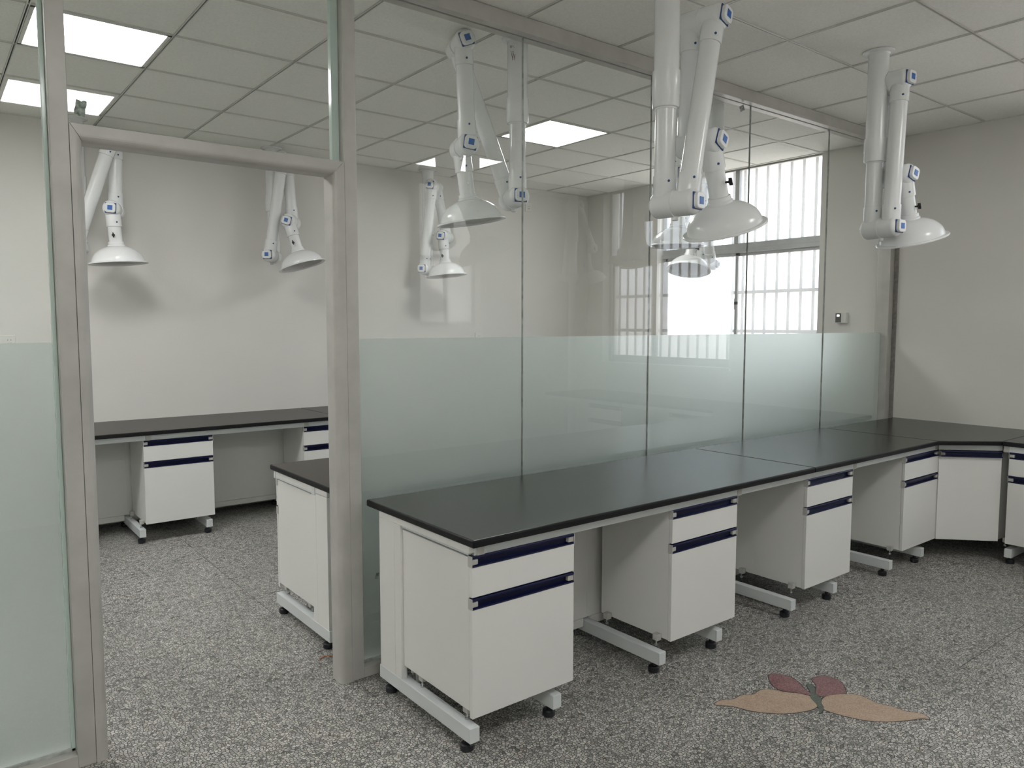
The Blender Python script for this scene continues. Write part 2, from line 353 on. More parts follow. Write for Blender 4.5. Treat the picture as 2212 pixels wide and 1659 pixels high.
def runner(axis, p, a0, a1):
    b = MB()
    def bx(u0, u1, z0, z1, m):
        if axis == 'x': b.box(a0, a1, p+u0, p+u1, z0, z1, m)
        else: b.box(p+u0, p+u1, a0, a1, z0, z1, m)
    bx(-.0075, -.0030, H-.002, H+.012, 'runner'); bx(.0030, .0075, H-.002, H+.012, 'runner'); bx(-.0030, .0030, H+.006, H+.012, 'slot')
    return b.build('runner')
for k in range(-6, 5):
    obj('ceiling_runner', runner('x', 0.574+TS*k, XW0, 0), ceil)
for i in range(1, 18):
    obj('ceiling_runner', runner('y', -TS*i, YF, YB), ceil)
b = MB()
for x0, x1, y0, y1 in ((XW0, 0, YB-.012, YB), (XW0, 0, YF, YF+.012), (-.012, 0, YF, YB), (XW0, XW0+.012, YF, YB)):
    b.box(x0, x1, y0, y1, H-.003, H+.004, 'runner')
obj('wall_angle', b.build('angle'), ceil)
for (i, k), lb in LIGHTS.items():
    cx_, cy_ = -TS*(i+.5), 0.574+TS*(k+.5)
    t = empty('ceiling_light', T(cx_, cy_, H), lb, 'ceiling light', 'added light panels outside the picture on the left' if 'outside' in lb else 'square light panels in the ceiling grid')
    b = MB(); w = .291
    for q in ((-w, w, -w, -w+.018), (-w, w, w-.018, w), (-w, -w+.018, -w, w), (w-.018, w, -w, w)): b.box(q[0], q[1], q[2], q[3], -.002, .014, 'runner')
    obj('frame', b.build('light_frame'), t)
    obj('diffuser', MB().box(-w+.017, w-.017, -w+.017, w-.017, .001, .008, 'panel').build('diffuser'), t)

# ------------------------------------------------------------------ windows
def window(n, y0, y1, ym, zt=2.157, ztop=H+.034, sill=SILL, faint_left=True, cam_side=1):
    x0, x1 = .10, .145
    w = empty('window_%d' % n, T(0, 0, 0), kind='structure')
    b = MB(); fr = .035
    b.box(x0, x1, y0, y0+fr, sill, ztop, 'alu_win', .002).box(x0, x1, y1-fr, y1, sill, ztop, 'alu_win', .002)
    b.box(x0, x1, y0, y1, sill, sill+fr, 'alu_win', .002).box(x0, x1, y0, y1, ztop-.03, ztop, 'alu_win', .002)
    obj('frame', b.build('window_frame'), w)
    b = MB(); b.box(x0-.02, x1, y0, y1, zt-.042, zt-.008, 'alu_win', .003).box(x0-.005, x1, y0, y1, zt-.008, zt+.045, 'alu_win', .004)
    obj('transom', b.build('transom'), w)
    obj('mullion', MB().box(x0-.006, x1, ym-.022, ym+.022, zt+.045, ztop-.03, 'alu_win', .003).build('mullion'), w)
    # lower sliding sashes, one behind the other
    for (a, c, dx, pm, side) in ((y0+fr, ym+.02, .012, 'pane', 1), (ym-.025, y1-fr, -.012, 'pane_faint' if faint_left else 'pane', 0)):
        b = MB(); xa, xb = x0+dx+.008, x0+dx+.03; s_ = .026
        b.box(xa, xb, a, a+s_, sill+fr, zt-.04, 'alu_win', .002).box(xa, xb, c-s_, c, sill+fr, zt-.04, 'alu_win', .002)
        b.box(xa, xb, a, c, sill+fr, sill+fr+.04, 'alu_win', .002).box(xa, xb, a, c, zt-.07, zt-.04, 'alu_win', .002)
        sa = obj('sash', b.build('sash'), w)
        obj('pane', MB().box(xa+.008, xa+.012, a+s_, c-s_, sill+fr+.04, zt-.07, pm).build('pane'), sa)
        if side == 1:
            l = MB(); l.box(xa-.022, xa, ym-.012, ym+.012, 1.60, 1.70, 'alu_win', .004); l.box(xa-.034, xa-.018, ym-.03, ym+.004, 1.645, 1.672, 'black', .004)
            obj('latch', l.build('latch'), sa)
    for a, c in ((y0+fr, ym-.022), (ym+.022, y1-fr)):
        obj('pane', MB().box(x0+.02, x0+.024, a, c, zt+.045, ztop-.03, 'pane').build('pane'), w)
    obj('window_sill', MB().box(-.025, x0+.01, y0-.02, y1+.02, sill-.03, sill+.001, 'wall', .004).build('sill'), w)
    # security bars outside
    yy = y0+.05; 
    while yy < y1:
        obj('window_bar', MB().lathe([(.013, sill), (.013, ztop)], 'bars', 8, T(.215, yy, 0)).build('bar'), w); yy += .118
    for z in (1.08, 1.40, 1.76):
        obj('cross_bar', MB().box(.203, .211, y0+.001, y1-.001, z-.015, z+.015, 'bars').build('crossbar'), w)
    return w
window(1, W1Y[0], W1Y[1], 1.44)
window(2, W2Y[0], W2Y[1], -2.42, faint_left=False)
# small high window in the wall behind the camera
w3 = empty('window_3', T(0, 0, 0), kind='structure')
b = MB(); ya, yb_ = YF-.14, YF-.10
xm = -1.64
for q in ((W3X[0], W3X[0]+.035), (W3X[1]-.035, W3X[1]), (xm-.02, xm+.02)): b.box(q[0], q[1], ya, yb_, 1.44, H+.02, 'alu_win', .002)
for z in (1.44, 2.10, H-.015): b.box(W3X[0], W3X[1], ya, yb_, z, z+.045, 'alu_win', .002)
obj('frame', b.build('frame3'), w3)
for a, c in ((W3X[0]+.035, xm-.02), (xm+.02, W3X[1]-.035)):
    for z0, z1 in ((1.485, 2.10), (2.145, H-.015)):
        obj('pane', MB().box(a, c, ya+.018, ya+.022, z0, z1, 'pane_dim').build('pane'), w3)
xx = W3X[0]+.09
while xx < W3X[1]:
    obj('window_bar', MB().lathe([(.0095, 1.44), (.0095, H)], 'bars', 8, T(xx, YF-.185, 0)).build('bar'), w3); xx += .118
pl = portal('window_portal', -1.64, YF-.22, 2.15, .8, 1.45); pl.rotation_euler = (PI/2, 0, 0); pl.data.size = .75; pl.data.size_y = 1.42

# ------------------------------------------------------------------ glass partition (y = 0)
part = empty('wall_partition', T(0, 0, 0), kind='structure')
ZT, ZB, FR = 2.783, .045, 1.4017
obj('top_rail', MB().box(XW0, -.071, -.05, -.006, ZT, H, 'alu', .0015, 1).box(XW0, -.071, .006, .05, ZT, H, 'alu', .0015, 1).box(XW0, -.071, -.03, .03, ZT+.02, H, 'alu').build('top_rail'), part)
for a, c in ((-5.499+.001, -5.499+.0001),): pass
for a, c in ((XW0, -5.499), (-4.46, -.071)):
    b = MB(); b.box(a, c, -.05, -.006, 0, ZB, 'alu', .002, 1).box(a, c, .006, .05, 0, ZB, 'alu', .002, 1).box(a, c, -.02, .02, 0, ZB-.01, 'alu')
    b.box(a, c, -.012, -.0055, ZB-.005, ZB+.012, 'seal', .002, 1)
    obj('bottom_rail', b.build('bottom_rail'), part)
def post(x0, x1, z0=0, z1=ZT): return MB().box(x0, x1, -.05, .05, z0, z1, 'alu', .002, 1).build('post')
obj('post', post(-5.499, -5.446), part)
obj('post', post(-4.513, -4.460), part)
obj('post', post(-.071, 0), part)
obj('wall_joint', MB().box(-.006, 0.0, -.082, -.05, .0, ZT+.06, 'plaster', .002, 1).build('joint'), part, label='rough grey plaster strip')
panes = []
PX = [(XW0, -5.500)]+[(-4.459, -3.585), (-3.581, -2.697), (-2.693, -1.807), (-1.803, -.902), (-.898, -.072)]
def pane(a, c, z0, z1, film=True):
    b = MB(); b.box(a, c, -.005, .005, z0, z1, 'glass')
    g = obj('glass_pane', b.build('pane'), part)
    if film: obj('frosted_film', MB().box(a, c, .0054, .0064, z0, FR, 'film').build('film'), g, label='pale green frosted film on the lower half')
    return g
for a, c in PX: panes.append(pane(a, c, ZB-.008, ZT+.015))
for xj in (-3.583, -2.695, -1.805, -.900):
    obj('glass_joint', MB().box(xj-.002, xj+.002, -.0045, .0050, ZB, ZT, 'seal').build('joint'), part)
transom_pane = pane(-5.445, -4.545, 2.09, ZT+.015, False)
obj('glass_edge', MB().box(-4.545, -4.514, -.012, .012, 2.09, ZT, 'glass_edge', .001, 1).build('edge'), part, label='pale green edge strip of the glass above the door')
obj('glass_edge', MB().box(-5.512, -5.4995, -.012, .012, ZB, ZT, 'glass_edge', .001, 1).build('edge'), part)
# torn sticker remains on the glass
def sticker(p, x, z, w, h, rot, m, y=-.0058, torn=True):
    pts = []
    n = 16; rnd = random.Random(int(x*100+z*10))
    for k in range(n):
        a = 2*PI*k/n; cx_, sz_ = math.cos(a), math.sin(a); s_ = 1/max(abs(cx_), abs(sz_))
        q = (1-rnd.random()*.25) if torn else 1
        pts.append((cx_*s_*w/2*q, sz_*s_*h/2*q))
    b = MB(); b.prism(pts, -.0003, .0003, m); me = b.build('sticker')
    return obj('sticker', me, p, T(x, y, z) @ RY(rot) @ RX(PI/2))
M['sticker_dark'] = principled('torn_sticker_green', (0.10, 0.15, 0.12), 0.6, col2=(0.5, 0.55, 0.5), vscale=60)
M['sticker_grey'] = principled('paper_sticker', (0.5, 0.5, 0.48), 0.6, col2=(0.15, 0.15, 0.15), vscale=90)
sticker(transom_pane, -5.405, 2.150, .034, .055, .15, 'sticker_dark')
sticker(panes[1], -4.373, .404, .014, .030, .3, 'sticker_dark')
sticker(panes[3], -1.900, 2.752, .045, .032, -.45, 'sticker_grey', torn=False)
sticker(panes[4], -.925, 2.790, .020, .045, -.1, 'sticker_grey', torn=False)

# door opening: rounded aluminium jambs and head with mitred corners
door = empty('door_1', T(0, 0, 0), kind='structure')
def dprof(u0, u1):     # u0: wall side, u1: opening side; rounded corners on the opening side
    s_ = 1 if u1 > u0 else -1; r = .022; pr = [(u0, -.05)]
    for k in range(7):
        a = -PI/2+k*PI/12; pr.append((u1-s_*r+s_*r*math.cos(a), -.05+r+r*math.sin(a)))
    for k in range(7):
        a = k*PI/12; pr.append((u1-s_*r+s_*r*math.cos(a), .05-r+r*math.sin(a)))
    pr.append((u0, .05)); return pr
obj('door_jamb', MB().sweep(dprof(-5.445, -5.408), 'z', 0, 2.036-1.459*5.408, 'alu', 0, -1.459).build('jamb'), door)
obj('door_jamb', MB().sweep(dprof(-4.514, -4.562), 'z', 0, 2.036+1.125*4.562, 'alu', 0, 1.125).build('jamb'), door)
obj('door_head', MB().sweep(dprof(2.090, 2.036), 'x', -5.408+.657*2.036+.0004, -4.562-.861*2.036-.0004, 'alu', -.657, .861).build('head'), door)

# ------------------------------------------------------------------ laboratory benches
TOPZ, TOPB = .7545, .7275
CW = .445   # pedestal width
def handle_parts(parent, w, z0, z1, yf):
    """blue channel handle with grey end clips; x from 0 to w, front plane yf"""
    key = 'h%.3f_%.3f' % (w, z1-z0)
    if key not in cache:
        h = z1-z0; b = MB()
        b.box(.0, w, -.001, .002, 0, h, 'blue')                      # recessed back
        b.box(.0, w, -.020, .002, h-.010, h, 'blue', .003)           # top lip
        b.box(.0, w, -.020, .002, 0, .005, 'blue', .0015)            # bottom lip
        ch = b.build('handle')
        b = MB(); b.box(-.0015, .0015, -.0205, .004, 0, h-.001, 'greyclip', .0007, 1); b.box(.0015, .027, -.017, 0, .0075, h-.012, 'greyclip', .003)
        cache[key] = (ch, b.build('clip'))
    ch, cl = cache[key]
    obj('handle', ch, parent, T(0, yf+.018, z0), label='navy blue channel handle')
    obj('handle_end_clip', cl, parent, T(0, yf+.018, z0))
    obj('handle_end_clip', cl, parent, T(w, yf+.018, z0) @ Matrix.Scale(-1, 4, (1, 0, 0)))
cache = {}
def cmesh(key, fn):
    if key not in cache: cache[key] = fn()
    return cache[key]
def pedestal(mw, label, group, yback=-.305, width=CW, bracket=(-.018, .345)):
    t = empty('drawer_cabinet', mw, label, 'cabinet', group)
    w = width
    obj('cabinet_body', cmesh('body%.3f%.3f' % (w, yback), lambda: MB().box(.001, w-.001, -.699, yback, .130 if w < .46 else .150, .683, 'white', .0012, 1).build('body')), t)
    dr = obj('drawer', cmesh('dr%.3f' % w, lambda: MB().box(0, w, -.717, -.7005, .549, .6515, 'white', .0012, 1).build('drawer')), t)
    handle_parts(dr, w, .652, .6905, -.717)
    do = obj('door', cmesh('do%.3f' % w, lambda: MB().box(0, w, -.717, -.7005, .128, .506, 'white', .0012, 1).build('door')), t)
    handle_parts(do, w, .5065, .545, -.717)
    br = cmesh('bracket', lambda: MB().box(-.010, .016, -.014, .014, .122, .150, 'greyclip', .002).build('bracket'))
    bo = cmesh('bolt', lambda: MB().lathe([(.0035, .098), (.0035, .122)], 'bolt', 10).lathe([(.009, .0982), (.009, .104)], 'bolt', 6).build('bolt'))
    for x in (bracket[0], bracket[1]):
        for y in (-.655, -.36):
            k = obj('bracket', br, t, T(x, y, 0)); obj('bolt', bo, k, T(0, 0, 0))
    return t
def frame_leg(fr, x, cover=False, yb=-.085):
    b = MB(); b.box(-.02, .02, -.713, yb, .045, .098, 'steel', .002)
    b.box(-.012, .018, -.243, yb-.012, .060, .720, 'steel', .002)
    b.box(-.012, .018, -.70, yb-.012, .6915, .7268, 'steel', .002)
    lg = obj('leg_frame', b.build('leg'), fr, T(x, 0, 0))
    obj('end_cap', cmesh('cap', lambda: MB().box(-.0205, .0205, -.7155-.004, -.7125, .0445, .0985, 'steel', .003).build('cap')), lg)
    pad = cmesh('pad', lambda: MB().lathe([(.021, 0), (.024, .004), (.024, .022), (.020, .026), (.009, .027), (.009, .046)], 'rubber', 18).build('pad'))
    obj('leveling_foot', pad, lg, T(0, -.672, 0)); obj('leveling_foot', pad, lg, T(0, -.145, 0))
    return lg
def bench_frame(mw, x0, x1, legs, panels, label, apron_clips, end_left=True, end_right=False):
    t = empty('bench_frame', mw, label, 'bench frame', 'steel frames under the benches')
    for x in legs: frame_leg(t, x)
    obj('apron', MB().box(x0+.03, x1-.005, -.714, -.694, .6905, .7265, 'steel', .002).build('apron'), t)
    obj('rear_rail', MB().box(x0+.03, x1-.005, -.245, -.215, .6905, .7265, 'steel', .002).build('rail'), t)
    for x in apron_clips: obj('apron_clip', cmesh('aclip', lambda: MB().box(-.016, .016, -.717, -.70, .688, .727, 'greyclip', .003).build('aclip')), t, T(x, 0, 0), label='grey joining clip on the apron')
    for a, c in panels:
        obj('back_panel', MB().box(a, c, -.262, -.250, .108, .690, 'white', .001, 1).build('panel'), t)
        obj('kick_strip', MB().box(a+.022, c-.022, -.264, -.248, .068, .1065, 'white', .001, 1).build('strip'), t)
    def endcover(x, s_):
        # flush end: service column cover, side sheet and top band
        a, c = sorted((x-s_*.004, x+s_*.020))
        b = MB(); b.box(a, c, -.210, -.092, .062, .7005, 'white', .001, 1); obj('service_cover', b.build('cover'), t)
        b = MB(); b.box(a, c, -.257, -.2115, .044, .7005, 'white', .001, 1).box(a, c, -.2125, -.092, .044, .0605, 'white', .001, 1); obj('column_cover', b.build('cover'), t)
        b = MB(); b.box(a+.0005, c, -.713, -.092, .7015, .7265, 'white', .001, 1); obj('top_band', b.build('band'), t)
    if end_left: endcover(x0+.012, 1)
    if end_right: endcover(x1-.012, -1)
    return t
def slab_top(name, mw, pts, m, label, grp):
    b = MB(); b.prism(pts, TOPB, TOPZ, m, .006, 3)
    me = b.build(name); me.materials.append(M['top_edge'])
    for p_ in me.polygons:
        if p_.normal.z < .9: p_.material_index = 1
        p_.use_smooth = False
    return obj(name, me, None, mw, label=label, category='worktop', group=grp)
# --- near bench along the glass
NB = T(0, -.075, 0)
g = 'black worktop slabs'
slab_top('worktop', NB, [(-4.4537, -.75), (-2.3838, -.75), (-2.3838, 0), (-4.4537, 0)], 'top', 'long dark grey worktop slab nearest the doorway, in the near room', g)
slab_top('worktop', NB, [(-2.3825, -.75), (-.9925, -.75), (-.9925, 0), (-2.3825, 0)], 'top', 'middle dark grey worktop slab along the glass, with a pale sheen', g)
slab_top('worktop', T(0, 0, 0), [(-.9912, -.825), (-.7035, -1.0675), (0-.001, -1.0675), (-.001, -.086), (-.9912, -.086)], 'top', 'corner worktop slab with the slanted front edge, by the right wall', g)
slab_top('worktop', T(0, 0, 0), [(-.7035, -3.2), (-.001, -3.2), (-.001, -1.069), (-.7035, -1.069)], 'top', 'dark worktop slab running along the right wall at the right picture edge', g)
CABX = (-4.436, -3.418, -2.392, -1.346)
names = ('white drawer cabinet at the near end of the front bench, largest in view', 'second white drawer cabinet of the front bench from the doorway',
         'third white drawer cabinet of the front bench from the doorway', 'fourth white drawer cabinet of the front bench, beside the slanted corner cabinet')
gc = 'white drawer cabinets under the front bench'
for x, nm in zip(CABX, names): pedestal(NB @ T(x, 0, 0), nm, gc, yback=-.2585 if x < -4.4 else -.305, width=.462 if x < -4.4 else CW, bracket=(.022, .36) if x < -4.4 else (-.018, .345))
LEGX = [-4.4275, -4.055, -3.469, -3.085, -2.491, -2.095, -1.480, -1.075]
bench_frame(NB, -4.4537, -.80, LEGX, [(-4.40, -3.469), (-3.469, -2.491), (-2.491, -1.480), (-1.480, -.75)],
            'white steel frame with foot beams carrying the front bench along the glass', [-4.398, -2.955, -1.925, -.935])
# corner cabinet
A_, B_ = Vector((-.917, -.797)), Vector((-.662, -1.062)); dv = (B_-A_); wd = dv.length; ang = math.atan2(dv.y, dv.x)
cc = empty('corner_cabinet', T(A_.x, A_.y, 0) @ RZ(ang), 'white corner cabinet with slanted single door, between the two bench runs', 'cabinet')
inv_ = (T(A_.x, A_.y, 0) @ RZ(ang)).inverted()
def loc(x, y): v = inv_ @ Vector((x, y, 0)); return (v.x, v.y)
pts = [(.006, .02), (wd-.006, .02), loc(-.30, -1.07), loc(-.30, -.42), loc(-.89, -.42)]
obj('cabinet_body', MB().prism(pts, .130, .684, 'white').build('cbody'), cc)
do = obj('door', MB().box(.004, wd-.004, 0, .017, .128, .648, 'white', .0012, 1).build('cdoor'), cc)
def hcorner():
    w = wd-.012
    handle_parts(do, w, 0, .038, 0)
h0 = len(do.children); hcorner()
for ch in do.children: ch.matrix_local = T(.006, 0, .650) @ ch.matrix_local
obj('apron', MB().box(.0, wd, .002, .02, .6905, .7265, 'steel', .002).build('capron'), cc)
# bench along the right wall
RB = T(-.001, -1.069, 0) @ RZ(-PI/2)
pedestal(RB @ T(.035, .03, 0), 'white drawer cabinet under the right wall bench, cut by the right picture edge', 'white drawer cabinets under the right wall bench')
pedestal(RB @ T(1.05, .03, 0), 'white drawer cabinet under the right wall bench, outside the picture, farther from the corner', 'white drawer cabinets under the right wall bench')
bench_frame(RB @ T(0, .03, 0), 0.0, 2.12, [.055, .41, 1.02, 1.42, 2.05], [(.08, 1.0), (1.04, 2.03)], 'white steel frame carrying the bench along the right wall', [.018, 1.07], False, False)
# --- bench back to back beyond the glass
MBN = T(0, .155, 0) @ RZ(PI)
slab_top('worktop', MBN, [(0.001, -.77), (4.478, -.77), (4.478, -.02), (0.001, -.02)], 'top2', 'brownish black worktop beyond the glass, its end showing through the doorway', 'brown black worktops in the far room')
for k, x in enumerate((3.998, 2.97, 1.95, .93)):
    pedestal(MBN @ T(x, -.02, 0), ('white drawer cabinet facing the far room, just past the doorway post', 'second drawer cabinet facing the far room, behind the frosted glass',
             'third drawer cabinet facing the far room, behind the frosted glass', 'drawer cabinet facing the far room, nearest the window wall')[k], 'white drawer cabinets behind the glass', yback=-.2585 if k == 0 else -.305, width=.462 if k == 0 else CW, bracket=(-.018, .435) if k == 0 else (-.018, .345))
bench_frame(MBN @ T(0, -.02, 0), 0.0, 4.478, [4.4515, 4.05, 3.45, 3.05, 2.45, 2.05, 1.4, .95, .1], [(.1, .93), (.97, 2.03), (2.07, 3.03), (3.07, 4.03)],
            'white steel frame of the far room bench that backs on the glass', [4.40, 3.0, 2.0, 1.0], False, True)
# --- bench along the back wall of the far room
FB = T(0, 3.30, 0.003)
slab_top('worktop', FB, [(-6.9, -.745), (-3.336, -.745), (-3.336, -.002), (-6.9, -.002)], 'top2', 'brownish black worktop on the back wall bench, left slab seen through the doorway', 'brown black worktops in the far room')
slab_top('worktop', FB, [(-3.334, -.745), (-.002, -.745), (-.002, -.002), (-3.334, -.002)], 'top2', 'brownish black worktop on the back wall bench, right slab past the thin seam', 'brown black worktops in the far room')
for x, nm in ((-5.80, 'white drawer cabinet on the back wall, dim behind the frosted left glass'), (-4.712, 'white drawer cabinet on the back wall, seen whole through the doorway'), (-3.605, 'white drawer cabinet on the back wall, cut by the right doorway post'),
              (-2.55, 'white drawer cabinet on the back wall, behind the frosted glass'), (-1.5, 'white drawer cabinet on the back wall, nearest the windows')):
    pedestal(FB @ T(x, 0, 0), nm, 'white drawer cabinets on the back wall')
bench_frame(FB, -6.9, -.01, [-6.85, -5.83, -5.4, -4.735, -4.305, -3.63, -3.2, -2.58, -2.15, -1.5, -.9, -.1],
            [(-6.83, -5.83), (-5.83, -4.735), (-4.735, -3.63), (-3.63, -2.58), (-2.58, -1.50), (-1.50, -.12)], 'white steel frame of the bench on the back wall', [-5.78, -4.68, -3.58, -2.5], True, False)

# ------------------------------------------------------------------ fume extraction arms
def lathe_mesh(key, prof, m='pvc', seg=32): return cmesh(key, lambda: MB().lathe(prof, m, seg).build(key))
def tube_mesh(Lt):
    return cmesh('tube%.3f' % Lt, lambda: MB().lathe([(.0445, 0), (.0445, Lt)], 'pvc', 32).build('tube'))
def arm(name, X, Y, th, z1, a2, a3, a4, k, L12, L23, L34, w, s, label, sleeve=(.35, .47)):
    t = empty('fume_extraction_arm', T(X, Y, H) @ RZ(th) @ Matrix.Scale(k, 4), label, 'extraction arm', 'white jointed fume extraction arms hanging from the ceiling')
    D = (H-z1)/k; off_ = w*s
    obj('ceiling_flange', lathe_mesh('flange', [(.056, -.018), (.060, -.010), (.082, -.006), (.084, -.002), (.084, .001)]), t)
    s0, s1 = sleeve[0]/k, sleeve[1]/k
    obj('column', MB().lathe([(.054, -D+s1-.01), (.054, .002)], 'pvc', 36).build('column'), t)
    obj('sleeve', MB().lathe([(.047, -D+s0-.006), (.0475, -D+s0), (.056, -D+s0+.002), (.0585, -D+s0+.01), (.0585, -D+s0+.055), (.0600, -D+s0+.06), (.0600, -D+s1), (.054, -D+s1+.001)], 'pvc', 36).build('sleeve'), t)
    obj('lower_pipe', MB().lathe([(.0445, -D+.08), (.0445, -D+s0+.01)], 'pvc', 32).build('pipe'), t)
    E1 = Vector((0, 0, -D)); d2 = Vector((0, math.sin(a2), math.cos(a2))); E2 = E1+d2*L12
    d3 = Vector((0, math.sin(a3), -math.cos(a3))); E3 = E2+d3*L23; d4 = Vector((0, math.sin(a4), -math.cos(a4)))
    R2_ = RX(-a2); R3_ = RX(PI+a3); R4_ = RX(PI+a4)
    lo, hi = min(0, off_), max(0, off_)
    mid = (lo+hi)/2; ln = hi-lo
    # elbow body along x with seam ring, rounded ends
    def elbow_mesh():
        e_ = ln/2+.052; pr = [(.020, -e_)]
        for q in range(1, 6): a = PI/2*q/5; pr.append((.032+.025*math.sin(a), -e_+.025*(1-math.cos(a))))
        pr += [(.057, -.006), (.0605, -.005), (.0605, .005), (.057, .006)]
        for q in range(5, 0, -1): a = PI/2*q/5; pr.append((.032+.025*math.sin(a), e_-.025*(1-math.cos(a))))
        pr.append((.020, e_))
        b = MB(); b.lathe(pr, 'pvc', 36, RY(PI/2))
        b.lathe([(.009, -.073), (.014, -.071), (.014, -.050)], 'pvc', 12)
        return b.build('elbow')
    em = cmesh('elbow%.3f' % ln, elbow_mesh)
    gask = cmesh('gasket', lambda: MB().box(-.002, .004, -.0355, .0355, -.0355, .0355, 'badge_edge', .0018, 1).build('gasket'))
    capm = cmesh('ecap', lambda: rounded_cap())
    badge = cmesh('badge', lambda: MB().box(0, .0012, -.0155, .0155, -.0155, .0155, 'badge').build('badge'))
    stub = cmesh('stub', lambda: MB().lathe([(.027, 0), (.027, .012), (.021, .020)], 'pvc', 8, RY(-PI/2)).build('stub'))
    for E_, ra in ((E1, a2*.0), (E2, a2), (E3, a4)):
        el = obj('elbow', em, t, T(mid, E_.y, E_.z) @ RX(-ra))
        e_ = ln/2+.052
        obj('joint_gasket', gask, el, T(e_, 0, 0), label='thin blue gasket'); obj('joint_cap', capm, el, T(e_+.003, 0, 0))
        obj('joint_badge', badge, el, T(e_+.0215, 0, 0), label='square blue badge'); obj('end_stub', stub, el, T(-e_+.002, 0, 0))
    # sockets of the elbows and the tubes
    socket = lathe_mesh('socket', [(.046, .02), (.049, .035), (.049, .122), (.0445, .123)])
    def scr(x, E_, R_, z):
        # small blue screw on the side of a collar, facing the bench side
        m_ = cmesh('screw', lambda: MB().lathe([(.0055, -.001), (.0055, .003), (.003, .004)], 'badge_edge', 10).build('screw'))
        sgn = Vector((CX-X, CY-Y, 0)); sgn.normalize(); lx = sgn.x*math.cos(th)+sgn.y*math.sin(th); ly = -sgn.x*math.sin(th)+sgn.y*math.cos(th)
        al = math.atan2(ly, lx)+.35
        return m_, T(x, E_.y, E_.z) @ R_ @ RZ(al if abs(R_[2][2]-1) < .5 else -al) @ T(.0485, 0, z) @ RY(PI/2)
    for x, E_, R_ in ((0, E1, RX(0)), (off_, E1, R2_), (off_, E2, R2_ @ RX(PI)), (0, E2, R3_), (0, E3, R3_ @ RX(PI)), (off_, E3, R4_)):
        so = obj('elbow_socket', socket, t, T(x, E_.y, E_.z) @ R_)
        m_, mw_ = scr(x, E_, R_, .095); obj('screw', m_, so, (T(x, E_.y, E_.z) @ R_).inverted() @ mw_)
    obj('arm_tube', tube_mesh(L12-.1), t, T(off_, E1.y, E1.z) @ R2_ @ T(0, 0, .05))
    obj('arm_tube', tube_mesh(L23-.1), t, T(0, E2.y, E2.z) @ R3_ @ T(0, 0, .05))
    # hood: neck pipe, collar, bell
    hx = T(off_, E3.y, E3.z) @ R4_
    zc = L34-.115
    obj('hood_neck', MB().lathe([(.0425, .05), (.0425, zc+.004)], 'pvc', 32).build('neck'), t, hx)
    dz = L34
    hood = MB(); R = .19
    prof = [(.043, zc-.030), (.050, zc-.029), (.051, zc-.012), (.056, zc-.008), (.056, zc+.002)]
    ell = lambda r0, h, t0, n: [(r0*math.sin(t0+(PI/2-t0)*q/n), dz-.004-h*math.cos(t0+(PI/2-t0)*q/n)) for q in range(n+1)]
    prof += ell(.168, .116, .36, 12) + [(.174, dz-.003), (R-.003, dz-.003), (R, dz), (R, dz+.006), (R-.006, dz+.007), (.170, dz+.001)]
    hood.lathe(prof, 'pvc', 56, cap=False)
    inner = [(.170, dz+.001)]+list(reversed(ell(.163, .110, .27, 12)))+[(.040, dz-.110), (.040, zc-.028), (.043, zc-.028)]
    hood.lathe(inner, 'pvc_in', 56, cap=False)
    obj('hood', hood.build('hood'), t, hx)
    if s > 0:
        kb = cmesh('knob', lambda: MB().lathe([(.005, 0), (.005, .016), (.010, .018), (.010, .024)], 'black', 12, RY(PI/2)).box(.016, .034, -.003, .003, -.017, .017, 'black', .0025).build('knob'))
        obj('damper_knob', kb, t, hx @ T(.042, 0, .185), label='black wing knob')
    else:
        kb = cmesh('plug', lambda: MB().lathe([(.009, 0), (.009, .006), (.006, .008)], 'pvc', 14, RY(PI/2)).build('plug'))
        obj('neck_plug', kb, t, hx @ T(.042, 0, .185))
    return t
def rounded_cap():
    b = bmesh.new(); bmesh.ops.create_cube(b, size=1)
    for v in b.verts: v.co = Vector(((v.co.x+.5)*.018, v.co.y*.066, v.co.z*.066))
    ed = [e_ for e_ in b.edges if abs((e_.verts[0].co-e_.verts[1].co).x) > .01]
    bmesh.ops.bevel(b, geom=ed, offset=.017, segments=4, profile=.5, affect='EDGES')
    ed = [e_ for e_ in b.edges if min(e_.verts[0].co.x, e_.verts[1].co.x) > .017]
    bmesh.ops.bevel(b, geom=ed, offset=.003, segments=2, profile=.5, affect='EDGES')
    q = MB(); q.merge(b, 'pvc'); return q.build('joint_cap')
